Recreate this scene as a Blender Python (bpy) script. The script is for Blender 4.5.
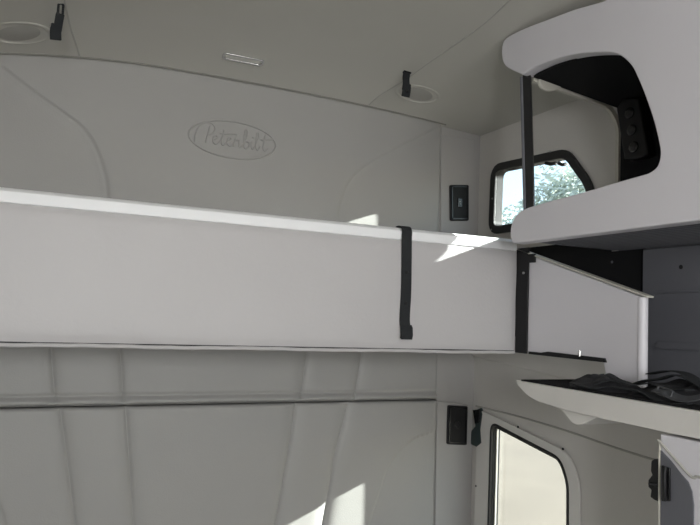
import bpy, bmesh, math, random
import numpy as np
from mathutils import Vector, Matrix
random.seed(7)
for o in list(bpy.data.objects): bpy.data.objects.remove(o)
SC = bpy.context.scene; COL = SC.collection

# ---------------------------------------------------------------- camera
PX, PY, F = 350.0, 262.5, 670.825
CP = Vector((0, 0, 1.3))
ax = Vector((1815-PX, -(373-PY), -F)).normalized()
ay = Vector((40-PX, -(300-PY), -F)); ay = (ay - ax*ay.dot(ax)).normalized()
az = ax.cross(ay)
ROT = Matrix((ax, ay, az))            # world <- camera
cam_d = bpy.data.cameras.new('camera'); cam = bpy.data.objects.new('camera', cam_d); COL.objects.link(cam)
cam_d.sensor_width = 36; cam_d.lens = F/700*36; cam_d.clip_start = .02; cam_d.clip_end = 300
cam.matrix_world = Matrix.Translation(CP) @ ROT.to_4x4()
SC.camera = cam
SC.view_settings.view_transform = 'Standard'; SC.view_settings.look = 'None'
SC.view_settings.gamma = 1; SC.view_settings.use_curve_mapping = False
SC.view_settings.exposure = 0.0

# ---------------------------------------------------------------- light
SUN_DIR = Vector((-1, .243, -.395)).normalized()
w = bpy.data.worlds.new('sky'); SC.world = w; w.use_nodes = True
nt = w.node_tree; nt.nodes.clear()
sky = nt.nodes.new('ShaderNodeTexSky'); sky.sky_type = 'NISHITA'; sky.sun_disc = False
sky.sun_elevation = math.radians(24); sky.sun_rotation = math.radians(106); sky.air_density = 1.0; sky.dust_density = .6
bg = nt.nodes.new('ShaderNodeBackground'); bg.inputs[1].default_value = 1.0
wo = nt.nodes.new('ShaderNodeOutputWorld')
hz = nt.nodes.new('ShaderNodeMix'); hz.data_type = 'RGBA'; hz.inputs[0].default_value = .8; hz.inputs[7].default_value = (.80, .92, 1.0, 1)
nt.links.new(sky.outputs[0], hz.inputs[6]); nt.links.new(hz.outputs[2], bg.inputs[0]); nt.links.new(bg.outputs[0], wo.inputs[0])
sun_d = bpy.data.lights.new('sun', 'SUN'); sun_d.energy = 32.0; sun_d.angle = math.radians(.6); sun_d.color = (1, .985, .95)
sun = bpy.data.objects.new('sun', sun_d); COL.objects.link(sun)
sun.rotation_euler = SUN_DIR.to_track_quat('-Z', 'Y').to_euler(); sun.location = (8, -2, 6)
def area(name, loc, to, sx, sy, power, color):
    d = bpy.data.lights.new(name, 'AREA'); d.shape = 'RECTANGLE'; d.size = sx; d.size_y = sy; d.energy = power; d.color = color
    o = bpy.data.objects.new(name, d); COL.objects.link(o); o.location = loc
    o.rotation_euler = (Vector(to)-Vector(loc)).to_track_quat('-Z', 'Y').to_euler(); return o
area('windshield_daylight', (.7, -2.05, 1.55), (.6, 1.0, 1.75), 1.5, .75, 31, (1, .985, .97))
area('driver_window_daylight', (-.45, -1.15, 1.45), (1.4, 1.2, 1.3), .7, .6, 48, (.95, .97, 1))

# ---------------------------------------------------------------- helpers
def ray(x, y): return ROT @ Vector((x-PX, -(y-PY), -F))
def hit(axis, v, x, y):
    d = ray(x, y); return CP + d*((v-CP[axis])/d[axis])
def hx(x, y, X): return hit(0, X, x, y)
def hy(x, y, Y): return hit(1, Y, x, y)
D = 2.2; XW = 1.561; XL = -.42; XC = 1.2; XP = 1.38; YB = 1.72
def cz(x, y):
    u = min(abs(x-.6)/.96, 1.1); s = max(0, D-y)
    return 2.06 - .03*(max(0, .302-max(x, XL))/.458)**1.7 + .12*(1-math.exp(-s/.3))*(1-u**4) - .03*u*u
def hc(px, py):
    d = ray(px, py); t = .0005
    while t < .02:
        p = CP+d*t
        if p.z >= cz(p.x, p.y): return p
        t += 2e-6
    return p
def cn(x, y):
    e = .01; return Vector((-(cz(x+e, y)-cz(x-e, y))/(2*e), -(cz(x, y+e)-cz(x, y-e))/(2*e), 1)).normalized()

def mat(name, col, rough=.6, metal=0, bump=0, scale=200, var=0, spec=.5, vscale=6, emit=None, stretch=None, wear=None):
    m = bpy.data.materials.new(name); m.use_nodes = True; n = m.node_tree.nodes; l = m.node_tree.links
    b = n['Principled BSDF']; b.inputs['Base Color'].default_value = (*col, 1)
    b.inputs['Roughness'].default_value = rough; b.inputs['Metallic'].default_value = metal
    b.inputs['Specular IOR Level'].default_value = spec
    tc = n.new('ShaderNodeTexCoord'); mp = n.new('ShaderNodeMapping'); l.new(tc.outputs['Object'], mp.inputs[0])
    if stretch: mp.inputs['Scale'].default_value = stretch
    if var:
        nz = n.new('ShaderNodeTexNoise'); nz.inputs['Scale'].default_value = vscale; nz.inputs['Detail'].default_value = 5
        l.new(mp.outputs[0], nz.inputs[0])
        mx = n.new('ShaderNodeMix'); mx.data_type = 'RGBA'
        mx.inputs[6].default_value = (*[c*(1-var) for c in col], 1); mx.inputs[7].default_value = (*[min(1, c*(1+var)) for c in col], 1)
        l.new(nz.outputs[0], mx.inputs[0]); l.new(mx.outputs[2], b.inputs['Base Color'])
    if bump:
        nz = n.new('ShaderNodeTexNoise'); nz.inputs['Scale'].default_value = scale; nz.inputs['Detail'].default_value = 3
        l.new(mp.outputs[0], nz.inputs[0])
        bp = n.new('ShaderNodeBump'); bp.inputs['Strength'].default_value = bump; bp.inputs['Distance'].default_value = .002
        l.new(nz.outputs[0], bp.inputs['Height']); l.new(bp.outputs[0], b.inputs['Normal'])
    return m
M = dict(
    vinyl=mat('quilted_vinyl', (.335, .33, .315), .5, bump=.25, scale=260, var=.03),
    wall=mat('moulded_wall', (.60, .58, .55), .6, bump=.25, scale=300, var=.03),
    pillar=mat('corner_pillar', (.37, .36, .345), .6, bump=.2, scale=300, var=.03),
    ceil=mat('headliner', (.50, .49, .445), .85, bump=.3, scale=400, var=.03),
    welt=mat('headliner_welt', (.40, .39, .36), .8),
    bunk=mat('bunk_vinyl', (.485, .472, .475), .5, bump=.35, scale=90, var=.025),
    plastic=mat('white_moulded_plastic', (.67, .655, .69), .42, bump=.12, scale=500, var=.02),
    beige=mat('shelf_plastic', (.68, .66, .63), .45, bump=.12, scale=500, var=.02),
    alu=mat('satin_aluminium_rail', (.86, .87, .88), .5, metal=0, spec=.4),
    black=mat('black_plastic', (.010, .010, .011), .5, bump=.15, scale=500, spec=.3),
    gloss=mat('gloss_black', (.012, .012, .013), .22),
    liner=mat('black_carpet_liner', (.016, .016, .017), .95, bump=.5, scale=300, spec=.1),
    grey=mat('charcoal_plastic', (.12, .122, .138), .6, bump=.2, scale=300, var=.06),
    web=mat('black_webbing', (.012, .014, .016), .8, bump=.5, scale=700),
    web2=mat('grey_webbing', (.06, .062, .068), .7, bump=.5, scale=700),
    cloth=mat('black_cloth', (.022, .022, .025), .85, bump=.6, scale=160),
    rubber=mat('rubber_gasket', (.015, .015, .015), .5),
    metal=mat('chrome', (.8, .8, .8), .18, metal=1),
    steel=mat('dull_steel', (.45, .45, .45), .4, metal=1),
    lens=mat('frosted_lens', (.55, .54, .50), .3),
    recess=mat('grey_recess', (.36, .35, .32), .55),
    green=mat('dark_green_plastic', (.03, .045, .045), .4),
    floor=mat('carpet_floor', (.30, .30, .29), .8, bump=.3, scale=80, var=.2),
    ground=mat('pale_gravel', (.150, .126, .098), .95, bump=.4, scale=8, var=.35, vscale=.5),
    leaf=mat('leaves', (.56, .62, .56), .7, var=.15, vscale=3),  # paler than leaf green: hazy overexposure is put into the colour
    bark=mat('bark', (.16, .13, .10), .9, var=.2),
    post=mat('weathered_post', (.24, .21, .17), .85, var=.1),
    mattress=mat('mattress_ticking', (.10, .10, .11), .85, bump=.3),
    strip=mat('cream_trim', (.55, .53, .47), .45),
)
g = bpy.data.materials.new('window_glass'); g.use_nodes = True
n = g.node_tree.nodes; n.clear(); l = g.node_tree.links
tr = n.new('ShaderNodeBsdfTransparent'); tr.inputs[0].default_value = (.93, .96, .95, 1)
gl = n.new('ShaderNodeBsdfGlossy'); gl.inputs[1].default_value = .03
ms = n.new('ShaderNodeMixShader'); oo = n.new('ShaderNodeOutputMaterial')
ms.inputs[0].default_value = .04; l.new(tr.outputs[0], ms.inputs[1]); l.new(gl.outputs[0], ms.inputs[2]); l.new(ms.outputs[0], oo.inputs[0])
M['glass'] = g

def obj(name, bm, m, parent=None, bevel=0, seg=3, smooth=True, normals=True):
    if normals: bmesh.ops.recalc_face_normals(bm, faces=bm.faces)
    me = bpy.data.meshes.new(name); bm.to_mesh(me); bm.free()
    me.materials.append(M[m]); o = bpy.data.objects.new(name, me); COL.objects.link(o)
    if smooth:
        for p in me.polygons: p.use_smooth = True
    if parent:
        o.parent = parent; o.matrix_parent_inverse = parent.matrix_world.inverted()
    if bevel:
        b = o.modifiers.new('bevel', 'BEVEL'); b.width = bevel; b.segments = seg; b.limit_method = 'ANGLE'; b.angle_limit = math.radians(35); b.harden_normals = False
    if smooth:
        try: me.set_sharp_from_angle(angle=math.radians(40))
        except Exception: pass
    return o
def tag(o, label, cat, group=None, kind=None):
    if label: o['label'] = label
    if cat: o['category'] = cat
    if group: o['group'] = group
    if kind: o['kind'] = kind
    return o
def thing(name, loc, label, cat, group=None):
    o = bpy.data.objects.new(name, None); COL.objects.link(o); o.location = loc; o.empty_display_size = .05
    o.matrix_world = Matrix.Translation(Vector(loc))
    return tag(o, label, cat, group)
def struct(o, label=None):
    o['kind'] = 'structure'
    if label: o['label'] = label
    return o
def box(bm, a, b):
    x0, y0, z0 = a; x1, y1, z1 = b
    v = [bm.verts.new(p) for p in [(x0,y0,z0),(x1,y0,z0),(x1,y1,z0),(x0,y1,z0),(x0,y0,z1),(x1,y0,z1),(x1,y1,z1),(x0,y1,z1)]]
    for f in [(0,1,2,3),(4,5,6,7),(0,1,5,4),(1,2,6,5),(2,3,7,6),(3,0,4,7)]: bm.faces.new([v[i] for i in f])
def B(a, b):
    bm = bmesh.new(); box(bm, a, b); return bm
def prism(pts, off, bm=None):
    bm = bm or bmesh.new(); off = Vector(off)
    a = [bm.verts.new(p) for p in pts]; b = [bm.verts.new(Vector(p)+off) for p in pts]
    bm.faces.new(a); bm.faces.new(b[::-1])
    for i in range(len(a)):
        j = (i+1) % len(a); bm.faces.new([a[i], a[j], b[j], b[i]])
    return bm
def spline(pts, n=8, closed=False):
    P = [Vector(p) for p in pts]; out = []; N = len(P)
    rng = range(N if closed else N-1)
    for i in rng:
        p0 = P[(i-1) % N] if closed or i > 0 else P[0]; p1 = P[i]; p2 = P[(i+1) % N]
        p3 = P[(i+2) % N] if closed or i+2 < N else P[-1]
        for k in range(n):
            t = k/n
            out.append(.5*((2*p1)+(p2-p0)*t+(2*p0-5*p1+4*p2-p3)*t*t+(3*p1-p0-3*p2+p3)*t**3))
    if not closed: out.append(P[-1])
    return out
def tube(pts, r, n=8, bm=None, closed=False, sq=None):
    """sweep; r a number or list; sq=(normal, half width, half thickness) gives a flat ribbon section"""
    bm = bm or bmesh.new(); P = [Vector(p) for p in pts]; rings = []; N = len(P); prev = None
    for i, p in enumerate(P):
        if closed: t = P[(i+1) % N]-P[i-1]
        else: t = P[min(i+1, N-1)]-P[max(i-1, 0)]
        t.normalize(); rr = r[i] if isinstance(r, (list, tuple)) else r
        if sq:
            nn = Vector(sq[0][i] if isinstance(sq[0], list) else sq[0]); s = t.cross(nn).normalized(); nn = s.cross(t).normalized()
            ring = [p+s*a*sq[1]+nn*b*sq[2] for a, b in ((-1,-1),(1,-1),(1,1),(-1,1))]
        else:
            u = prev if prev else (Vector((0,0,1)) if abs(t.z) < .9 else Vector((1,0,0)))
            s = t.cross(u).normalized(); u = s.cross(t).normalized(); prev = u
            ring = [p+(s*math.cos(q)+u*math.sin(q))*rr for q in [2*math.pi*k/n for k in range(n)]]
        rings.append([bm.verts.new(q) for q in ring])
    m = len(rings[0])
    for i in range(N if closed else N-1):
        a = rings[i]; b = rings[(i+1) % N]
        for k in range(m): bm.faces.new([a[k], a[(k+1) % m], b[(k+1) % m], b[k]])
    if not closed: bm.faces.new(rings[0]); bm.faces.new(rings[-1][::-1])
    return bm
def frame_ring(outer, inner, off, bm=None):
    """annular plate between two matched loops, extruded by off"""
    bm = bm or bmesh.new(); off = Vector(off); N = len(outer)
    L = [[bm.verts.new(Vector(p)+d) for p in lp] for lp, d in ((outer, Vector()), (inner, Vector()), (inner, off), (outer, off))]
    for q in range(4):
        a, b = L[q], L[(q+1) % 4]
        for i in range(N):
            j = (i+1) % N; bm.faces.new([a[i], a[j], b[j], b[i]])
    return bm
def rounded(corners, r, n=5):
    """round the corners of a closed 3-D polygon"""
    P = [Vector(c) for c in corners]; N = len(P); out = []
    for i in range(N):
        a, p, b = P[i-1], P[i], P[(i+1) % N]; rr = r[i] if isinstance(r, (list, tuple)) else r
        u = (a-p); v = (b-p); q = min(rr, u.length*.45, v.length*.45)
        A = p+u.normalized()*q; Bq = p+v.normalized()*q
        for k in range(n+1):
            t = k/n; out.append((1-t)**2*A+2*t*(1-t)*p+t*t*Bq)
    return out
def inset(loop, d, nrm):
    """offset loop inward in its plane"""
    N = len(loop); c = sum(loop, Vector())/N; out = []
    for i in range(N):
        t = (loop[(i+1) % N]-loop[i-1]).normalized(); s = t.cross(Vector(nrm)).normalized()
        if s.dot(c-loop[i]) < 0: s = -s
        out.append(loop[i]+s*d)
    return out
def disc(c, nrm, r, h, n=24, bm=None, sx=1, xdir=(1,0,0), dome=0):
    bm = bm or bmesh.new(); nrm = Vector(nrm).normalized(); u = Vector(xdir); u = (u-nrm*u.dot(nrm)).normalized(); v = nrm.cross(u)
    c = Vector(c)
    lv = [(1, 0), (1, 1)] + ([(.92, 1.25), (.6, 1.25+dome*.7), (.25, 1.25+dome)] if dome else [])
    rings = []
    for rr, hh in lv:
        rings.append([bm.verts.new(c+nrm*h*hh+(u*math.cos(q)*sx+v*math.sin(q))*r*rr) for q in [2*math.pi*k/n for k in range(n)]])
    for a, b in zip(rings, rings[1:]):
        for k in range(n): bm.faces.new([a[k], a[(k+1) % n], b[(k+1) % n], b[k]])
    bm.faces.new(rings[0][::-1]); bm.faces.new(rings[-1])
    return bm

# ================================================================ structure
# right wall with two window openings
up_g = [hx(*p, XW) for p in [(497,236),(496,170),(566,158),(592,200),(588,236)]]
UPW = [Vector((XW, 2.093, 1.645)), Vector((XW, 2.088, 1.870)), Vector((XW, 1.707, 1.850)), Vector((XW, 1.611, 1.738)), Vector((XW, 1.578, 1.645))]
LOW = [Vector((XW, 2.074, .35)), Vector((XW, 2.071, .915)), Vector((XW, 1.705, .860)), Vector((XW, 1.668, .79)), Vector((XW, 1.66, .35))]
up_open = rounded(UPW, [.03, .035, .03, .03, .03], 5)
lo_open = rounded(LOW, [.04, .035, .035, .03, .04], 5)
def sheet_with_holes(outer, holes, off):
    bm = bmesh.new(); edges = []
    for lp in [outer]+holes:
        v = [bm.verts.new(p) for p in lp]
        for i in range(len(v)): edges.append(bm.edges.new((v[i], v[(i+1) % len(v)])))
    bmesh.ops.triangle_fill(bm, use_beauty=True, use_dissolve=False, edges=edges)
    r = bmesh.ops.extrude_face_region(bm, geom=list(bm.faces))
    for e in r['geom']:
        if isinstance(e, bmesh.types.BMVert): e.co += Vector(off)
    return bm
struct(obj('wall_right', sheet_with_holes([Vector((XW,-2.2,0)),Vector((XW,2.22,0)),Vector((XW,2.22,2.12)),Vector((XW,-2.2,2.12))],
       [up_open, lo_open], (.03,0,0)), 'wall', smooth=False), 'warm grey moulded side wall with two windows')
struct(obj('wall_back', B((XL-.04, D, 0), (XW+.05, D+.04, 2.12)), 'pillar', smooth=False), 'grey moulded rear wall of the sleeper')
struct(obj('wall_left', B((XL-.04, -2.2, 0), (XL, D, 2.12)), 'wall', smooth=False))
struct(obj('floor', B((XL-.04, -2.2, -.05), (XW+.05, D+.04, 0)), 'floor', smooth=False))
bm = bmesh.new(); nx, ny = 60, 90
gr = [[bm.verts.new((XL-.02+(XW+.04-XL)*i/nx, -2.2+(D+.02+2.2)*(1-(1-j/ny)**2), 0)) for i in range(nx+1)] for j in range(ny+1)]
for r_ in gr:
    for v in r_: v.co.z = cz(v.co.x, v.co.y)
for j in range(ny):
    for i in range(nx): bm.faces.new([gr[j][i], gr[j][i+1], gr[j+1][i+1], gr[j+1][i]])
r = bmesh.ops.extrude_face_region(bm, geom=list(bm.faces))
for e in r['geom']:
    if isinstance(e, bmesh.types.BMVert): e.co.z += .03
struct(obj('ceiling', bm, 'ceil'), 'arched grey fabric headliner')
# cab front bulkhead with a broad windshield opening behind the camera
def rect(x0, x1, z0, z1, y): return [Vector((x0,y,z0)),Vector((x1,y,z0)),Vector((x1,y,z1)),Vector((x0,y,z1))]
struct(obj('wall_front', sheet_with_holes(rect(XL, XW, 0, 2.12, -2.2), [rounded(rect(-.3, 1.45, 1.1, 1.95, -2.2), .08)], (0,-.04,0)), 'wall', smooth=False))

# moulded ridge and seam of the right wall
tn = [0]
def trim(bm, m, label=None, **k):
    tn[0] += 1; return struct(obj('trim_%d' % tn[0], bm, m, **k), label)
ridge = [hx(*p, XW) for p in [(468,355),(516,363),(568,374),(640,396)]]
trim(prism([Vector((XW+.002, ridge[0].y, ridge[0].z)), Vector((XW+.002, ridge[3].y, ridge[3].z)), Vector((XW+.002, ridge[3].y, 1.22)), Vector((XW+.002, ridge[0].y-.0, 1.22))], (-.012,0,0)), 'wall', 'raised moulded band along the side wall under the upper bunk', bevel=.005)
seam = [hx(*p, XW) for p in [(476,406),(520,417),(570,432),(610,446),(648,458),(664,463)]]
trim(tube([p+Vector((0,0,0)) for p in spline(seam, 6)], .0035), 'welt', 'thin seam across the side wall above the lower window')
# lower corner pillar cover
trim(prism([hy(436,401,D), hy(454,402,D), hy(468,405,D), hy(472,411,D), hy(470,525,D), Vector((1.555,D,.3)), Vector((1.398,D,.3)), hy(434,525,D)], (0,-.008,0)), 'pillar', 'lower corner pillar cover', bevel=.004)
trim(prism([hy(440,135,D), hy(474,140,D), hy(476,232,D), Vector((1.555,D,1.3)), Vector((1.39,D,1.3)), hy(440,232,D)], (0,-.006,0)), 'pillar', 'upper corner pillar cover', bevel=.004)
# headliner seams
for px in ([(366,108),(374,100),(385,92),(405,80),(430,62),(480,27),(512,-2),(540,-25)], [(80,59),(76,45),(71,30),(67,13),(63,-6),(60,-25)]):
    pts = [hc(*p)+Vector((0,0,.0008)) for p in px]
    trim(tube(spline(pts, 6), .0028), 'welt', 'headliner seam')

M['gap_shadow'] = mat('headliner_gap_shadow', (.24, .235, .21), .85)  # dark tone stands in for the shadow in the gap above the rear panel
trim(tube([Vector((x, D-.0185, cz(x, D-.02)+.0005)) for x in np.linspace(XL+.01, 1.385, 60)], .0042), 'gap_shadow', 'dark cord standing in for the gap shadow where the headliner meets the padded rear wall')
# ================================================================ windows
def window(n_, open_loop, gout, label, xg):
    root = bpy.data.objects.new('window_%d' % n_, None); COL.objects.link(root); root.location = open_loop[0]; root.matrix_world = Matrix.Translation(open_loop[0])
    struct(root, label); gasket_out = inset(open_loop, -gout, (1,0,0)); gasket_in = inset(open_loop, .006, (1,0,0))
    obj('gasket', frame_ring([p+Vector((-.012,0,0)) for p in gasket_out], [p+Vector((-.012,0,0)) for p in gasket_in], (.0118,0,0)), 'rubber', root, bevel=.003)
    sl = inset(open_loop, -.001, (1,0,0)); si = inset(open_loop, .005, (1,0,0))
    obj('window_channel', frame_ring([p+Vector((.001,0,0)) for p in sl], [p+Vector((.001,0,0)) for p in si], (.029,0,0)), 'rubber', root)
    pl = inset(open_loop, .003, (1,0,0))
    obj('pane', prism([p+Vector((xg,0,0)) for p in pl], (.004,0,0)), 'glass', root, smooth=False)
    return root
w1 = window(1, up_open, .024, 'upper side window with thick black rubber gasket beside the overhead cabinet', .018)
w2 = window(2, lo_open, .004, 'lower side window in a pale grey surround looking onto pale ground', .024)
# ragged felt bits of the upper gasket, bolts
for a, b in (((505,169),(520,166)), ((545,163),(556,163)), ((558,163),(565,164))):
    p, q = hx(*a, XW), hx(*b, XW)
    obj('felt_tab', tube([p+Vector((.003,0,0)), (p+q)/2+Vector((.003,0,-.004)), q+Vector((.003,0,0))], .006), 'rubber', w1)
for p in ((553,152),(495,199),(494,230)):
    obj('bolt', disc(hx(*p, XW)+Vector((-.011,0,0)), (-1,0,0), .0035, .003, 10, xdir=(0,1,0)), 'steel', w1)
# pale surround of the lower window
sur_out = rounded([Vector((XW,2.165,.3)), Vector((XW,2.16,.955)), Vector((XW,1.675,.889)), Vector((XW,1.617,.81)), Vector((XW,1.612,.3))], [.02,.05,.05,.05,.02], 5)
obj('window_surround', frame_ring([p+Vector((-.010,0,0)) for p in sur_out], [p+Vector((-.010,0,0)) for p in inset(lo_open, -.004, (1,0,0))], (.010,0,0)), 'beige', w2, bevel=.004)
for p in ((518,427),(563,449),(476,486),(480,420)):
    obj('screw', disc(hx(*p, XW-.01)+Vector((.001,0,0)), (-1,0,0), .004, .0025, 10, xdir=(0,1,0)), 'black', w2)
# dark roller shade cassette across the head of the lower window
pA, pB = Vector((XW+.02, 2.06, .907)), Vector((XW+.02, 1.715, .857))
obj('shade_cassette', prism([pA+Vector((-.012,0,.006)), pB+Vector((-.012,0,.006)), pB+Vector((-.012,0,-.013)), pA+Vector((-.012,0,-.013))], (.010,0,0)), 'black', w2, bevel=.003)
obj('inner_frame', frame_ring([p+Vector((.012,0,0)) for p in inset(lo_open,.004,(1,0,0))], [p+Vector((.012,0,0)) for p in inset(lo_open,.011,(1,0,0))], (.006,0,0)), 'strip', w2)

# ================================================================ padded wall panels
def mono(px):
    """seam as function X(z) in wall coordinates from pixels"""
    P = sorted([(hy(x, y, D).z, hy(x, y, D).x) for x, y in px]); return np.array([p[0] for p in P]), np.array([p[1] for p in P])
def smooth_mono(px):
    P = spline([hy(x, y, D) for x, y in px], 8); P = sorted([(p.z, p.x) for p in P]); return np.array([p[0] for p in P]), np.array([p[1] for p in P])
def padded(name, x0, x1, z0, ztop, seams, steps, hseams, thick, nx, nz, label, cat, edge=.012, rolls=()):
    xs = np.linspace(x0, x1, nx+1); vs = np.linspace(0, 1, nz+1)
    Xg, V = np.meshgrid(xs, vs); zt = np.array([ztop(x) for x in xs])[None, :]; Z = z0+(zt-z0)*V
    h = np.full_like(Xg, thick)
    e = np.minimum(np.minimum(Xg-x0, x1-Xg), np.minimum(Z-z0, zt-Z)); k = np.clip(e/edge, 0, 1); h *= np.sqrt(1-(1-k)**2)
    for (sz, sx), dep, wid in seams:
        X0 = np.interp(Z, sz, sx); inr = (Z >= sz[0]-.004) & (Z <= sz[-1]+.004)
        sl = np.gradient(sx, sz).mean(); dist = np.abs(Xg-X0)/math.sqrt(1+min(sl*sl, 1.5))
        h -= np.where(inr, dep*np.exp(-dist/wid) + dep*.55*np.exp(-(dist/(wid*4.5))**2), 0)
    for (sz, sx), side, dep, wid in steps:
        X0 = np.interp(Z, sz, sx); d_ = (Xg-X0)*side; inr = 1/(1+np.exp(-(Z-sz[0])/.004))*(1/(1+np.exp((Z-sz[-1])/.004)))
        h -= dep/(1+np.exp(-d_/wid*2))*np.where(Z <= sz[-1]+.1, 1, 0)
        h -= np.where((Z >= sz[0]) & (Z <= sz[-1]), .0022*np.exp(-(d_/.006)**2), 0)
    for zz, dep, wid in hseams: h -= dep*np.exp(-((Z-zz)/wid)**2)
    for zz, hh, wid in rolls: h += hh*np.exp(-((Z-zz)/wid)**2)
    h = np.maximum(h, .0015); h[0, :] = h[-1, :] = 0; h[:, 0] = h[:, -1] = 0
    verts = np.stack([Xg, D-h, Z], -1).reshape(-1, 3)
    I = np.arange((nx+1)*(nz+1)).reshape(nz+1, nx+1)
    faces = np.stack([I[:-1, :-1], I[:-1, 1:], I[1:, 1:], I[1:, :-1]], -1).reshape(-1, 4)
    faces = faces.tolist(); faces.append(([int(i) for i in I[0, ::-1]] + [int(i) for i in I[1:-1, 0]] + [int(i) for i in I[-1, :]] + [int(i) for i in I[-2:0:-1, -1]])); me = bpy.data.meshes.new(name); me.from_pydata(verts.tolist(), [], faces); me.materials.append(M['vinyl'])
    for p in me.polygons: p.use_smooth = True
    o = bpy.data.objects.new(name, me); COL.objects.link(o); tag(o, label, cat); return o
PXR = 1.385
curveR = smooth_mono([(436,129),(420,137),(394,150),(364,167),(349,182),(341,201),(338,214),(336,235)])
curveL = smooth_mono([(0,67),(34,93),(62,113),(82,129),(96,151),(105,180),(107,200)])
upper = padded('padded_wall_panel', XL+.005, PXR-.008, 1.36, lambda x: cz(x, D)+.012, [], [(curveR, 1, .0075, .016), (curveL, -1, .0075, .016)], [], .016, 420, 170,
    'grey padded vinyl wall panel with embossed oval emblem above the bunk', 'wall panel')
header = padded('padded_header', XL+.005, PXR, .988, lambda x: 1.35,
    [(mono(p), .008, .006) for p in ([(49,330),(51,350),(55,399)], [(119,330),(120,352),(123,400)], [(309,330),(306,352),(299,397)], [(364,330),(360,355),(353,397)])],
    [], [(1.018, .006, .005)], .02, 760, 90, 'narrow padded vinyl band with upright seams just under the upper bunk', 'wall panel', rolls=[(1.0, .006, .009)])
lowcR = smooth_mono([(434,429),(424,433),(412,438),(397,451),(386,467),(378,490),(367,525),(360,550)])
lowcL = smooth_mono([(-40,440),(-16,470),(-3,500),(2,512),(6,530),(12,560)])
lower = padded('padded_rear_panel', XL+.005, PXR+.006, .3, lambda x: .987,
    [(mono(p), .009, .006) for p in ([(60,408),(66,450),(75,525),(82,580)], [(125,407),(128,450),(133,525),(138,580)], [(294,404),(291,425),(287,450),(274,525),(262,590)], [(346,404),(341,425),(334,450),(321,525),(308,590)])],
    [(lowcR, 1, .0065, .012), (lowcL, -1, .0065, .012)], [], .022, 760, 120, 'large padded vinyl panel with long upright seams behind the lower bunk', 'wall panel', edge=.014)

# embossed oval emblem on the upper panel
ec = Vector((.552, D-.0168, 1.862)); EA, EB = .149, .062
def wallpt(u, v): return ec+Vector((u, 0, v))
obj('emblem_ring', tube([wallpt(EA*math.cos(t), EB*math.sin(t)) for t in [2*math.pi*k/72 for k in range(72)]], .0034, 8, closed=True), 'vinyl', upper)
strokes = [
    [(.95,2.0),(.75,1.0),(.55,.1)],
    [(-.75,-.35),(-.75,.7),(-.4,1.7),(.3,2.25),(1.0,2.35),(1.55,2.0),(1.45,1.4),(1.0,1.05),(.7,1.1)],
    [(1.35,.55),(1.75,.65),(1.95,.9),(1.7,1.05),(1.45,.75),(1.5,.25),(1.85,.1),(2.2,.4),(2.45,.8)],
    [(2.75,1.75),(2.55,.9),(2.5,.25),(2.75,.1),(3.05,.45)],
    [(2.2,1.35),(2.9,1.38),(4.3,1.5)],
    [(3.1,.55),(3.5,.65),(3.7,.9),(3.45,1.05),(3.2,.75),(3.25,.25),(3.6,.1),(3.95,.45)],
    [(4.0,.1),(4.15,.95),(4.3,1.0),(4.35,.8),(4.7,.9),(4.65,.3),(4.85,.1),(5.15,.45)],
    [(5.15,.4),(5.6,1.4),(5.65,2.1),(5.4,2.15),(5.3,1.5),(5.3,.3),(5.6,.05),(5.95,.35),(5.9,.8),(5.55,.85)],
    [(6.3,.95),(6.25,.35),(6.45,.1),(6.7,.45)],
    [(6.4,1.4),(6.46,1.48)],
    [(6.75,.5),(7.1,1.4),(7.1,2.0),(6.9,2.0),(6.85,1.3),(6.9,.3),(7.1,.1),(7.4,.5)],
    [(8.0,1.9),(7.8,.9),(7.8,.3),(8.05,.1),(8.4,.4)],
    [(7.45,1.3),(8.1,1.35),(9.1,1.6)]]
bm = bmesh.new(); s_ = .0272
for st in strokes:
    tube(spline([wallpt((x-3.95)*s_, (y-.85)*.030) for x, y in st], 5), .0030, 6, bm)
obj('emblem_lettering', bm, 'vinyl', upper)

# ================================================================ upper bunk, folded down as a tall front
BX0, BX1 = XL+.006, 1.3765
bunk = thing('folding_bunk', (.5, YB, 1.2), 'long pale grey vinyl upper bunk front with a bright rail along its top', 'bunk')
nxb, nzb = 160, 30
bm = bmesh.new(); G = []
for j in range(nzb+1):
    row = []
    for i in range(nxb+1):
        x = BX0+(BX1-BX0)*i/nxb; v = j/nzb; z = 1.2025+.321*v
        ed = min(v, 1-v, i/nxb*5, (1-i/nxb)*5+.0)
        dy = .006*math.sin(min(1, ed/.08)*math.pi/2) + .0011*math.sin(9*x+4*v)*math.sin(7*v+x) + .0006*math.sin(31*x+9*v)*math.sin(5*v)
        row.append(bm.verts.new((x, YB+.004-dy, z)))
    G.append(row)
for j in range(nzb):
    for i in range(nxb): bm.faces.new([G[j][i], G[j][i+1], G[j+1][i+1], G[j+1][i]])
r = bmesh.ops.extrude_face_region(bm, geom=list(bm.faces))
for e in r['geom']:
    if isinstance(e, bmesh.types.BMVert): e.co.y = YB+.045
obj('front_panel', bm, 'bunk', bunk)
prof = [(YB+.002,1.519),(YB-.0015,1.521),(YB-.003,1.532),(YB-.002,1.546),(YB+.006,1.553),(YB+.012,1.556),(YB+.018,1.556),(YB+.018,1.519)]
obj('gap_strip', B((BX0, YB+.006, 1.192), (BX1, YB+.04, 1.206)), 'black', bunk)  # black backing put in as the shade of the gap above the piping
rail = obj('top_rail', prism([Vector((BX0, y, z)) for y, z in prof], (BX1-BX0-.006,0,0)), 'alu', bunk)
obj('bottom_piping', tube([Vector((BX0+(BX1-BX0)*k/60, YB+.004+.0008*math.sin(k*.7), 1.1955+.0008*math.sin(k*.45)+.0005*math.sin(k*1.9))) for k in range(61)], .0048, 8), 'bunk', bunk)
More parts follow.
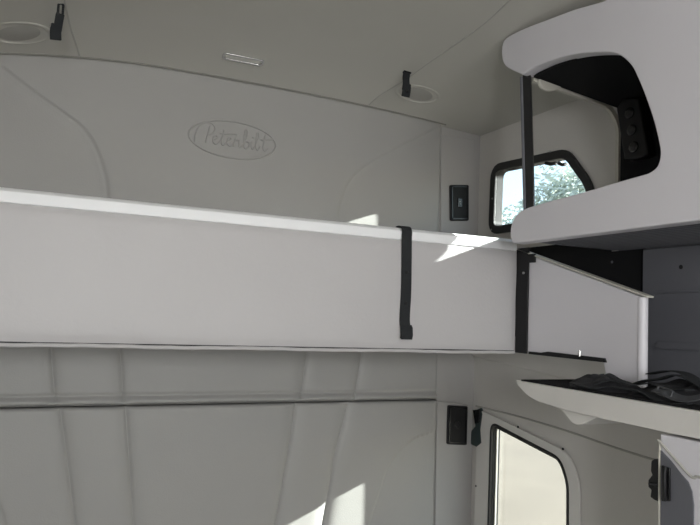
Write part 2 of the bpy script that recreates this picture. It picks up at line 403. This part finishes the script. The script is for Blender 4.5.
obj('mattress', B((BX0+.02, YB+.045, 1.20), (BX1-.01, D-.03, 1.44)), 'mattress', bunk, bevel=.02)  # mostly unseen; extended nearly to the rear wall to block stray sun

# black strap hanging over the bunk rail
st = thing('hanging_strap', hy(405,228,YB), 'long black webbing strap hanging over the front of the upper bunk', 'strap')
sx = hy(405.3,270,YB).x; yb = YB-.006
path = [Vector((sx-.004, YB+.03, 1.5605)), Vector((sx-.004, YB+.006, 1.5605)), Vector((sx-.004, yb-.003, 1.548)), Vector((sx-.003, yb-.002, 1.52)), Vector((sx, yb-.001, 1.44)), Vector((sx+.001, yb-.002, 1.36)), Vector((sx+.0, yb-.0005, 1.29)), Vector((sx+.002, yb-.004, 1.262)), Vector((sx+.003, yb-.005, 1.238))]
nr = [(0,0,1),(0,-.3,1),(0,-1,.5)]+[(0,-1,0)]*6
pp = spline(path, 5)
obj('webbing', tube(pp, 0, sq=([Vector(nr[min(8, int(i/5))]) for i in range(len(pp))], .0165, .0014)), 'web', st)
obj('end_loop', tube([Vector((sx+.0022, yb-.005, 1.268)), Vector((sx+.003, yb-.010, 1.262)), Vector((sx+.004, yb-.011, 1.242)), Vector((sx+.004, yb-.008, 1.231)), Vector((sx+.004, yb-.003, 1.236))], 0, sq=((0,-1,.01), .0185, .002)), 'web', st)
for z in (1.425, 1.333):
    obj('snap', disc((sx, yb-.002, z), (0,-1,0), .005, .0025, 14, dome=.3), 'black', st)

# black steel bracket at the right end of the bunk + slide channel on the guard panel
br = thing('bunk_bracket', (XP, YB-.03, 1.2), 'black upright steel bracket at the right end of the upper bunk', 'bracket')
obj('upright', B((XP-.006, YB-.055, 1.196), (XP+.0, YB+.0, 1.527)), 'black', br, bevel=.0015)
obj('lug', B((XP-.008, YB-.085, 1.478), (XP+.0, YB-.058, 1.505)), 'black', br, bevel=.002)
obj('screw', disc(hx(524,273,XP-.006), (-1,0,0), .004, .003, 12, xdir=(0,1,0), dome=.4), 'steel', br)

# ================================================================ guard panel beside the cubby
gp = thing('guard_panel', (XP, 1.45, 1.15), 'pale grey side panel with sloping top edge between bunk bracket and open cubby', 'panel')
pt = [Vector((XP, 1.728, 1.197)), Vector((XP, 1.36, 1.197)), Vector((XP, 1.345, 1.142)), Vector((XP, 1.240, 1.142)), Vector((XP, 1.240, 1.372)), Vector((XP, 1.728, 1.522))]
obj('panel_board', prism(pt, (.018,0,0)), 'plastic', gp, bevel=.004)
obj('rounded_return', tube([Vector((XP+.011, 1.240, 1.142)), Vector((XP+.011, 1.240, 1.25)), Vector((XP+.011, 1.240, 1.37))], .013, 16), 'plastic', gp)
obj('top_trim', prism([Vector((XP-.006, 1.214, 1.368)), Vector((XP-.006, 1.214, 1.373)), Vector((XP-.006, 1.735, 1.531)), Vector((XP-.006, 1.735, 1.526))], (.026,0,0)), 'strip', gp, bevel=.001)
ch = obj('slide_channel', prism([Vector((XP-.006, 1.655, 1.196)), Vector((XP-.006, 1.345, 1.196)), Vector((XP-.006, 1.35, 1.207)), Vector((XP-.006, 1.57, 1.209)), Vector((XP-.006, 1.60, 1.204)), Vector((XP-.006, 1.655, 1.204))], (.007,0,0)), 'black', gp)
obj('pin', tube([Vector((XP-.008, 1.437, 1.205)), Vector((XP-.008, 1.437, 1.222))], .0028, 8), 'metal', ch)

# ================================================================ overhead cabinet
oc = thing('overhead_cabinet', (XC, 1.0, 1.517), 'large white moulded overhead cabinet with open front at upper right', 'cabinet')
def yz(px, py): return hx(px, py, XC)
op_top = spline([yz(*p) for p in [(522,75),(534,67),(555,59),(576,54),(600,52),(617,54),(630,64),(638,79),(646,99),(653,120),(658,140),(660,154),(657,166),(650,172),(642,175),(610,184),(580,193),(553,200),(536,205)]], 4)
nose = spline([yz(*p) for p in [(528,207.5),(520,211.5),(514,218),(510.5,228),(510.5,237),(513,243.5)]], 4)
bot = [Vector((XC, .45, 1.517))]
top = [Vector((XC, .45, 2.085)), Vector((XC, .9, 2.088)), yz(603,0)-Vector((0,0,.003))] + spline([yz(*p) for p in [(575,9),(546,20),(525,28),(509,36),(503,42),(501.5,52),(503,62),(508,68),(522,74.5)]], 4)
loop = op_top + nose + bot + top
for p in loop: p.z = min(p.z, cz(p.x, p.y)-.006)
cl = []
for p in loop:
    if not cl or (p-cl[-1]).length > .0015: cl.append(p)
if (cl[0]-cl[-1]).length < .0015: cl.pop()
obj('face_panel', prism(cl, (.042,0,0)), 'plastic', oc, bevel=.018, seg=5)
YE = 1.50
obj('top_box', B((XC+.03, .45, 2.0), (XW-.002, YE-.01, 2.03)), 'plastic', oc)
tl = obj('top_liner', prism([Vector((XC+.034, .47, 1.990)), Vector((XW-.004, .47, 1.955)), Vector((XW-.004, .47, 1.999)), Vector((XC+.034, .47, 1.999))], (0, YE-.482, 0)), 'liner', oc, smooth=False)
bs = obj('bottom_tray', B((XC+.012, .45, 1.519), (XW-.002, YE-.0, 1.533)), 'grey', oc, bevel=.003)
bm = bmesh.new()
for k in range(13):
    x = XC+.06+.024*k; box(bm, (x, .5, 1.516), (x+.006, YE-.03, 1.5195))
obj('ribs', bm, 'grey', bs, smooth=False)
obj('back_liner', B((XW-.014, .47, 1.534), (XW-.002, YE-.035, 1.957)), 'liner', oc, smooth=False)
obj('end_liner', B((XC+.036, .93, 1.534), (XW-.015, .945, 1.99)), 'liner', oc, smooth=False)
# pale rim of the open far end
ro = rounded([Vector((XC+.04,YE,1.990)), Vector((XW-.03,YE,1.962)), Vector((XW-.006,YE-.02,1.90)), Vector((XW-.006,YE-.02,1.54))], [0,.05,.05,0], 5)
ro = [p for p in ro]
ri = [p+Vector((0,-.012,0)) for p in ro]
obj('end_rim', tube(ro, 0, sq=([(0,1,0)]*len(ro), .0075, .006)), 'strip', oc)
obj('rim_bracket', prism(spline([hy(*p, YE-.015) for p in [(539,80),(542,87),(548,91),(556,90),(562,87),(566,88)]],3)+[hy(568,86,YE-.015), hy(541,75,YE-.015)], (0,.012,0)), 'strip', oc, bevel=.003)
# black post closing the open corner of the front
p0, p1 = hx(525.5, 72, XC+.02), hx(529, 207, XC+.02)
post = obj('post', tube([Vector((XC+.022, 1.473, 1.58)), Vector((XC+.022, 1.503, 2.0))], 0, sq=((-.8,-.6,0), .0115, .007)), 'gloss', oc, bevel=.002)
obj('post_seal', tube([Vector((XC+.012, 1.484, 1.58)), Vector((XC+.012, 1.514, 1.995))], .0055, 8), 'grey', post)
# control unit with three round dials on the back liner
XB = XW-.05
cu = [hx(*p, XB) for p in [(616,108),(623,98),(639,98),(648,154),(641,158),(624,160)]]
cub = obj('control_unit', prism(cu, (.036,0,0)), 'black', oc, bevel=.005)
for p in ((630,113),(632,130),(634,147)):
    c = hx(*p, XB); obj('dial', disc(c+Vector((.001,0,0)), (-1,0,0), .016, .005, 24, xdir=(0,1,0), dome=.25), 'gloss', cub)

# ================================================================ open shelf unit under the overhead cabinet
su = thing('side_shelf', (XC, 1.0, 1.1), 'pale moulded shelf with curved lip under the overhead cabinet', 'shelf')
lipb = spline([yz(*p) for p in [(516,380),(518,385),(523,391),(529,396.5),(537,401),(551,405.5),(570,411),(603,419),(630,424.5),(664,432)]], 4)
lip = lipb + [Vector((XC, .45, 1.083)), Vector((XC, .45, 1.133)), Vector((XC, 1.487, 1.133))]
obj('lip', prism(lip, (.022,0,0)), 'beige', su, bevel=.007, seg=4)
obj('shelf_board', B((XC+.018, .45, 1.122), (XW-.002, 1.487, 1.134)), 'beige', su)
obj('shelf_mat', B((XC+.012, .45, 1.1335), (XW-.004, 1.487, 1.137)), 'liner', su, smooth=False)
# arm under shelf tip
obj('arm', prism(spline([hx(*p, XC+.012) for p in [(546,400),(553,406),(562,410.5),(568,418),(573,423.5),(580,425),(588,421.5),(596,418),(606,412)]], 3), (.17,0,0)), 'beige', su, bevel=.008, seg=4)

cb = thing('cubby_liner', (XW-.02, 1.1, 1.138), 'charcoal moulded cubby liner with slots on the wall above the shelf', 'cubby')
obj('back_panel', B((XW-.022, .47, 1.139), (XW-.004, 1.375, 1.514)), 'grey', cb, bevel=.004)
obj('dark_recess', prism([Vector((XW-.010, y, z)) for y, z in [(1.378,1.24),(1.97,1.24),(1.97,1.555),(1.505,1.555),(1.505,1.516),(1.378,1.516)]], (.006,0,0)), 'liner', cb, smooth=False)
obj('recess_edge', tube(rounded([Vector((XW-.014, 1.72, 1.502)), Vector((XW-.014, 1.384, 1.502)), Vector((XW-.014, 1.384, 1.26))], [0,.012,0], 4)[6:-6] or [], .004, 8), 'gloss', cb) if False else None
obj('upper_rib', tube([hx(654,293,XW-.022), hx(677,292,XW-.022), hx(720,291,XW-.022)], .004, 8), 'grey', cb)
rr = rounded([hx(656,346,XW-.022), hx(660,341,XW-.022), hx(720,345,XW-.022), hx(720,351,XW-.022), hx(662,349,XW-.022)], .004, 3)
obj('raised_slot', prism(rr, (-.006,0,0)), 'grey', cb, bevel=.002)
obj('hole', disc(hx(681,267,XW-.022)+Vector((.001,0,0)), (-1,0,0), .006, .002, 16, xdir=(0,1,0)), 'black', cb)
obj('hole', disc(hx(612,262,XW-.012)+Vector((.001,0,0)), (-1,0,0), .004, .002, 12, xdir=(0,1,0)), 'grey', cb)

# black cloth and straps lying on the shelf
def heap(name, c, rx, ry, rz, seed, label, cat, m='cloth'):
    rnd = random.Random(seed); bm = bmesh.new(); nu, nv = 56, 22; rows = []
    ph = [rnd.uniform(0, 6.28) for _ in range(8)]
    for j in range(nv+1):
        t = j/nv; row = []
        for i in range(nu):
            a = 2*math.pi*i/nu; rad = t
            hgt = (1-rad**2.2)*(1+.16*math.sin(3*a+ph[0]+2*rad)+.12*math.sin(5*a+ph[1]-4*rad)) + .10*math.sin(9*a+ph[2]+9*rad)*math.sin(math.pi*rad) +   .04*math.sin(10*rad*math.cos(a+ph[3])+ph[4])*(1-rad)
            ro_ = rad*(1+.13*math.sin(2*a+ph[5])+.09*math.sin(5*a+ph[6])+.04*math.sin(9*a+ph[7]))
            row.append(bm.verts.new((c[0]+rx*ro_*math.cos(a), c[1]+ry*ro_*math.sin(a), c[2]+max(.0008, rz*max(0, hgt)))))
        rows.append(row)
    base = [bm.verts.new((v.co.x, v.co.y, c[2])) for v in rows[-1]]; rows.append(base)
    for a_, b_ in zip(rows, rows[1:]):
        for i in range(nu): bm.faces.new([a_[i], a_[(i+1) % nu], b_[(i+1) % nu], b_[i]])
    bm.faces.new(base); bmesh.ops.remove_doubles(bm, verts=rows[0], dist=.0004)
    return tag(obj(name, bm, m), label, cat)
ZS = 1.1372
heap('crumpled_cloth', (XC+.115, 1.29, ZS), .08, .11, .028, 3, 'crumpled black cloth heaped near the far end of the shelf', 'cloth')
heap('black_bag', (XC+.15, 1.045, ZS), .10, .16, .034, 11, 'soft black bag lying at the near end of the shelf', 'bag')
hs = thing('harness_strap', (XC+.08, .98, ZS+.02), 'tangle of black webbing straps with a grey buckle strap draped on the black bag', 'strap')
def ribbon(name, pts, hw, m, parent, up=(0,0,1)):
    return obj(name, tube(spline(pts, 6), 0, sq=(up, hw, .0012)), m, parent)
def S(px, py, X): return hx(px, py, X)
ribbon('webbing', [S(632,385,XC+.12), S(645,381,XC+.12), S(660,379,XC+.11), S(676,375,XC+.11), S(692,380,XC+.11), S(712,392,XC+.1)], .014, 'web', hs)
ribbon('webbing', [S(596,384,XC+.05), S(615,380,XC+.07), S(634,385,XC+.08), S(652,383,XC+.09), S(670,389,XC+.08), S(690,390,XC+.07)], .012, 'web', hs)
ribbon('webbing', [S(650,374,XC+.16), S(668,371,XC+.15), S(684,373,XC+.14), S(698,381,XC+.12)], .013, 'web', hs)
ribbon('grey_strap', [S(655,389,XC+.05), S(664,391,XC+.045), S(675,397,XC+.04), S(688,399,XC+.04), S(706,396,XC+.05)], .012, 'web2', hs, up=(-.5,0,1))
bk = rounded([S(659,386,XC+.05), S(673,391,XC+.043), S(670,398,XC+.035), S(656,393,XC+.04)], .003, 3)
obj('buckle', tube(bk, .0022, 6, closed=True), 'web2', hs)
ribbon('webbing', [S(572,383,XC+.03), S(592,388,XC+.03), S(610,387,XC+.05), S(640,391,XC+.05), S(662,402,XC+.035), S(690,404,XC+.04)], .010, 'web', hs)

# ================================================================ lower cabinet
YL = 1.022
lc = thing('lower_cabinet', (XC, .7, 0), 'pale cabinet with charcoal door below the side shelf', 'cabinet')
obj('body', B((XC+.012, .45, .001), (XW-.002, YL-.003, 1.072)), 'plastic', lc, bevel=.004)
fc = [Vector((XC, YL, .001)), Vector((XC, YL, 1.074)), Vector((XC, .45, 1.074)), Vector((XC, .45, .001))]
obj('face_frame', prism(fc, (.012,0,0)), 'plastic', lc, bevel=.003)
dl = [yz(661.5,450), yz(672,461), yz(682,474), yz(689,482), yz(693,492), yz(694.5,505)]
dl = [p+Vector((-.003,0,0)) for p in dl]
door = obj('door', prism(dl+[Vector((XC-.003, dl[-1].y, .2)), Vector((XC-.003, YL-.006, .2))], (.003,0,0)), 'grey', lc, bevel=.001)
obj('curved_trim', tube(spline([yz(*p)+Vector((-.002,0,0)) for p in [(658.5,440),(664,446),(672,455),(681,465),(689,474),(695,478),(712,480)]] + [Vector((XC-.002, .6, 1.0)), Vector((XC-.002, .46, 1.0))], 5), .0028, 8), 'welt', lc)
obj('edge_trim', tube([Vector((XC, YL, .2)), Vector((XC, YL, 1.06))], .0032, 8), 'strip', lc)
hd = obj('handle', tube([yz(668,467)+Vector((-.008,0,0)), yz(668.5,472)+Vector((-.012,0,0)), yz(668.5,495)+Vector((-.012,0,0)), yz(668,500)+Vector((-.008,0,0))], .0045, 10), 'black', door)
obj('handle_plate', prism([yz(664,465)+Vector((-.003,0,0)), yz(672,468)+Vector((-.003,0,0)), yz(672,501)+Vector((-.003,0,0)), yz(664,501)+Vector((-.003,0,0))], (-.004,0,0)), 'gloss', door, bevel=.001)
lt = thing('door_latch', (XC, YL+.02, .99), 'black notched latch on the far edge of the lower cabinet', 'latch')
lp = [yz(*p) for p in [(659,459),(654,459),(651,461),(650.5,471),(652,475),(648,480),(648,487),(651,490),(650,497),(654,500),(659,502)]]
obj('latch_body', prism(lp, (.022,0,0)), 'black', lt, bevel=.002)
obj('latch_stub', tube([yz(650,484)+Vector((-.002,0,0)), yz(659,485)+Vector((-.002,0,0))], .0035, 8), 'gloss', lt)

# ================================================================ switches on the corner pillar
def plate(name, px, depth, label, lower=False):
    P = [hy(*p, D-depth) for p in px]; c = sum(P, Vector())/4
    root = thing(name, c, label, 'switch' if not lower else 'socket')
    lp_ = rounded(P, .008, 4)
    obj('cover_plate', prism(lp_, (0,-.007,0)), 'black', root, bevel=.002)
    i1 = inset([p+Vector((0,-.007,0)) for p in lp_], .006, (0,1,0)); i2 = inset(i1, .004, (0,1,0))
    obj('rim', frame_ring(i1, i2, (0,-.004,0)), 'gloss', root)
    if not lower:
        obj('rocker', B((c.x-.011, c.y-.011, c.z-.018), (c.x+.011, c.y-.007, c.z+.018)), 'gloss', root, bevel=.002)
        obj('indicator', disc((c.x-.002, c.y-.0112, c.z+.004), (0,-1,0), .0022, .001, 10), 'lens', root)
        obj('indicator', disc((c.x+.001, c.y-.0112, c.z-.006), (0,-1,0), .0016, .001, 10), 'lens', root)
    else:
        obj('socket_ring', disc((c.x, c.y-.007, c.z+.004), (0,-1,0), .017, .004, 24), 'gloss', root)
        obj('socket_cap', disc((c.x, c.y-.011, c.z+.004), (0,-1,0), .011, .004, 20, dome=.3), 'black', root)
    return root
plate('light_switch', [(449,185),(468,185),(468,221),(449.5,221)], .006, 'black rectangular switch on the corner pillar above the bunk')
plate('power_socket', [(447,405),(467,406),(466,445),(446,444)], .008, 'black socket plate on the corner pillar below the bunk', True)
# clip next to the socket
cc = thing('curtain_clip', hx(476,428,XW), 'dark green-black clip between the socket and lower window', 'clip')
cx = XW-.012
obj('clip_body', prism([hx(*p, cx) for p in [(473,411),(480,408),(482,414),(480,430),(481,443),(476,447),(470,444),(471,431),(475,426)]], (.012,0,0)), 'green', cc, bevel=.003)
obj('clip_jaw', prism([hx(*p, cx-.002) for p in [(474,410),(481,409),(480,422),(476,424)]], (-.006,0,0)), 'gloss', cc, bevel=.002)

# ================================================================ ceiling lamps, speakers and straps
def oval(c, sx_, sy_, label, lx):
    nrm = -cn(c.x, c.y); root = thing('speaker_cover', c, label, 'ceiling cover', None)
    u = Vector((1,0,0)); u = (u-nrm*u.dot(nrm)).normalized(); v = nrm.cross(u)
    def lp(k, off=0): return [c+u*math.cos(t)*sx_*k+v*math.sin(t)*sy_*k+nrm*off for t in [2*math.pi*q/48 for q in range(48)]]
    bm = bmesh.new(); prof = [(1.02,-.004),(1.0,.002),(.95,.0032),(.89,.0032),(.84,.001),(.80,-.004)]
    R_ = [[bm.verts.new(p) for p in lp(k, o_)] for k, o_ in prof]
    for a, b in zip(R_, R_[1:]):
        for i in range(48): bm.faces.new([a[i], a[(i+1) % 48], b[(i+1) % 48], b[i]])
    obj('bezel', bm, 'ceil', root)
    bm = bmesh.new(); R_ = [[bm.verts.new(p) for p in lp(k, o_)] for k, o_ in [(.84,-.002),(.83,-.0005),(.6,.001),(.3,.004),(.05,.0042)]]
    for a, b in zip(R_, R_[1:]):
        for i in range(48): bm.faces.new([a[i], a[(i+1) % 48], b[(i+1) % 48], b[i]])
    bm.faces.new(R_[-1]); obj('grille', bm, 'recess', root)
    return root
oval(Vector((1.178, 2.047, cz(1.178, 2.047))), .088, .056, 'oval recessed grey cover on the ceiling above the corner pillar', 1)
oval(Vector((-.105, 2.075, cz(-.105, 2.075))), .088, .06, 'oval recessed grey cover on the ceiling at upper left', 0)
# slim chrome lamp
lc_ = Vector((.541, 2.07, cz(.541, 2.07))); nn = cn(lc_.x, lc_.y)
cl_ = thing('ceiling_lamp', lc_, 'slim chrome-edged lamp on the ceiling above the embossed emblem', 'lamp')
def slab(c, hx_, hy_, z0, z1, rr_=.012):
    e = Vector((1,0,0)); e = (e-nn*e.dot(nn)).normalized(); f_ = nn.cross(e)
    q = rounded([c+e*a*hx_+f_*b*hy_-nn*z0 for a, b in ((-1,-1),(1,-1),(1,1),(-1,1))], rr_, 5)
    return q, -nn*(z1-z0)
q, of = slab(lc_, .068, .017, -.002, .006); qi, _ = slab(lc_, .060, .0105, -.002, .006, .009)
obj('bezel', frame_ring(q, qi, of), 'metal', cl_, bevel=.0015)
q, of = slab(lc_, .059, .0100, -.001, .004, .009); obj('lens', prism(q, of), 'lens', cl_, bevel=.001)
def cpt(px, py, dz=0): return hc(px, py)+Vector((0, 0, dz))
# hanging straps: they hang from the headliner seam, in front of the oval covers
def drop(px_top, length, label, loop=False, sway=0):
    t = hc(*px_top); root = thing('bunk_strap', t, label, 'strap', None)
    d = (Vector((sway, 0, -1))).normalized(); nrm = Vector((.15,-1,0))
    pts = [t+Vector((0,0,.001))+d*length*k for k in (0,.25,.5,.75,1)]
    pts = [p+Vector((0, .003*math.sin(i*2.1), 0)) for i, p in enumerate(pts)]
    return root, pts, nrm, d, t
root, pts, nrm, d, t = drop((407,72), .088, 'short black webbing strap hanging from the ceiling beside the right oval cover', sway=-.06)
obj('webbing', tube(spline(pts[:4], 4), 0, sq=(nrm, .0135, .002)), 'web', root)
obj('folded_end', tube(spline([pts[2]+Vector((0,-.004,0)), pts[3]+Vector((.001,-.007,0)), pts[4]+Vector((.002,-.004,0))], 4), 0, sq=(nrm, .0155, .0035)), 'web', root, bevel=.001)
obj('snap', disc(pts[3]+Vector((.001,-.010,-.004)), (0.1,-1,0), .006, .003, 14, dome=.4), 'gloss', root)
obj('ceiling_tab', B((t.x-.014, t.y-.006, t.z-.005), (t.x+.014, t.y+.006, t.z+.004)), 'black', root, bevel=.001)
root, pts, nrm, d, t = drop((61,4), .105, 'black webbing strap with a small loop hanging from the ceiling at upper left', sway=.0)
lp2 = rounded([t+Vector((-.006,0,.001)), t+Vector((.006,0,.001)), t+Vector((.006,0,-.03)), t+Vector((-.006,0,-.03))], .005, 4)
obj('loop', tube(lp2, .0032, 8, closed=True), 'web', root)
obj('webbing', tube(spline([t+Vector((0,0,-.028)), t+Vector((-.002,-.002,-.05)), t+Vector((-.004,-.004,-.075)), t+Vector((-.008,-.003,-.098))], 4), 0, sq=(nrm, .0105, .004)), 'web', root, bevel=.001)
obj('folded_end', tube(spline([t+Vector((-.006,-.006,-.062)), t+Vector((-.008,-.009,-.082)), t+Vector((-.006,-.006,-.103))], 4), 0, sq=(nrm, .014, .004)), 'web', root, bevel=.0015)
obj('snap', disc(t+Vector((-.0195,-.006,-.068)), (-.2,-1,0), .0042, .003, 14, dome=.4), 'metal', root)

# ================================================================ outside
bm = bmesh.new(); box(bm, (-60,-60,-1.3), (120,120,-1.2)); o = obj('ground', bm, 'ground', smooth=False); struct(o, 'pale sunlit gravel outside the lower window')
def tree(c, R_, hh, seed, label):
    rnd = random.Random(seed); root = thing('tree', (c[0], c[1], -1.2), label, 'tree')
    obj('trunk', tube([Vector((c[0], c[1], -1.2)), Vector((c[0]+.1, c[1], hh*.3)), Vector((c[0]+.05, c[1]+.1, hh))], [.22,.16,.07], 10), 'bark', root)
    me = bpy.data.meshes.new('foliage'); V = []; Fc = []
    for _ in range(3200):
        a = rnd.uniform(0, 6.283); zt = rnd.uniform(-1, 1); rad = R_*(rnd.random()**.4)*(1+.25*math.sin(3*a+seed)*math.cos(4*zt))
        s = math.sqrt(1-zt*zt); p = Vector((c[0]+rad*s*math.cos(a), c[1]+rad*s*math.sin(a), hh+rad*zt*.9))
        u = Vector((rnd.gauss(0,1), rnd.gauss(0,1), rnd.gauss(0,1))).normalized(); v = u.orthogonal().normalized(); k = len(V); L = .2
        V += [p-u*L, p+v*L*.5, p+u*L, p-v*L*.5]; Fc.append((k, k+1, k+2, k+3))
    me.from_pydata([tuple(q) for q in V], [], Fc); me.materials.append(M['leaf'])
    f_ = bpy.data.objects.new('foliage', me); COL.objects.link(f_); f_.parent = root; f_.matrix_parent_inverse = root.matrix_world.inverted()
def far(px, py, dist):
    d = ray(px, py).normalized(); return CP+d*dist
p = far(578, 208, 32); tree((p.x, p.y), 2.3, p.z, 2, 'leafy tree seen through the upper side window, nearer its right edge')
p = far(528, 242, 40); tree((p.x, p.y), 2.3, p.z, 5, 'smaller tree farther off through the upper side window, behind the post')
p = far(499.5, 200, 5.5)
tag(obj('utility_post', B((p.x-.014, p.y-.02, -1.2), (p.x+.014, p.y+.02, p.z+1.2)), 'post'), 'weathered tan post outside the upper side window near its left edge', 'post')
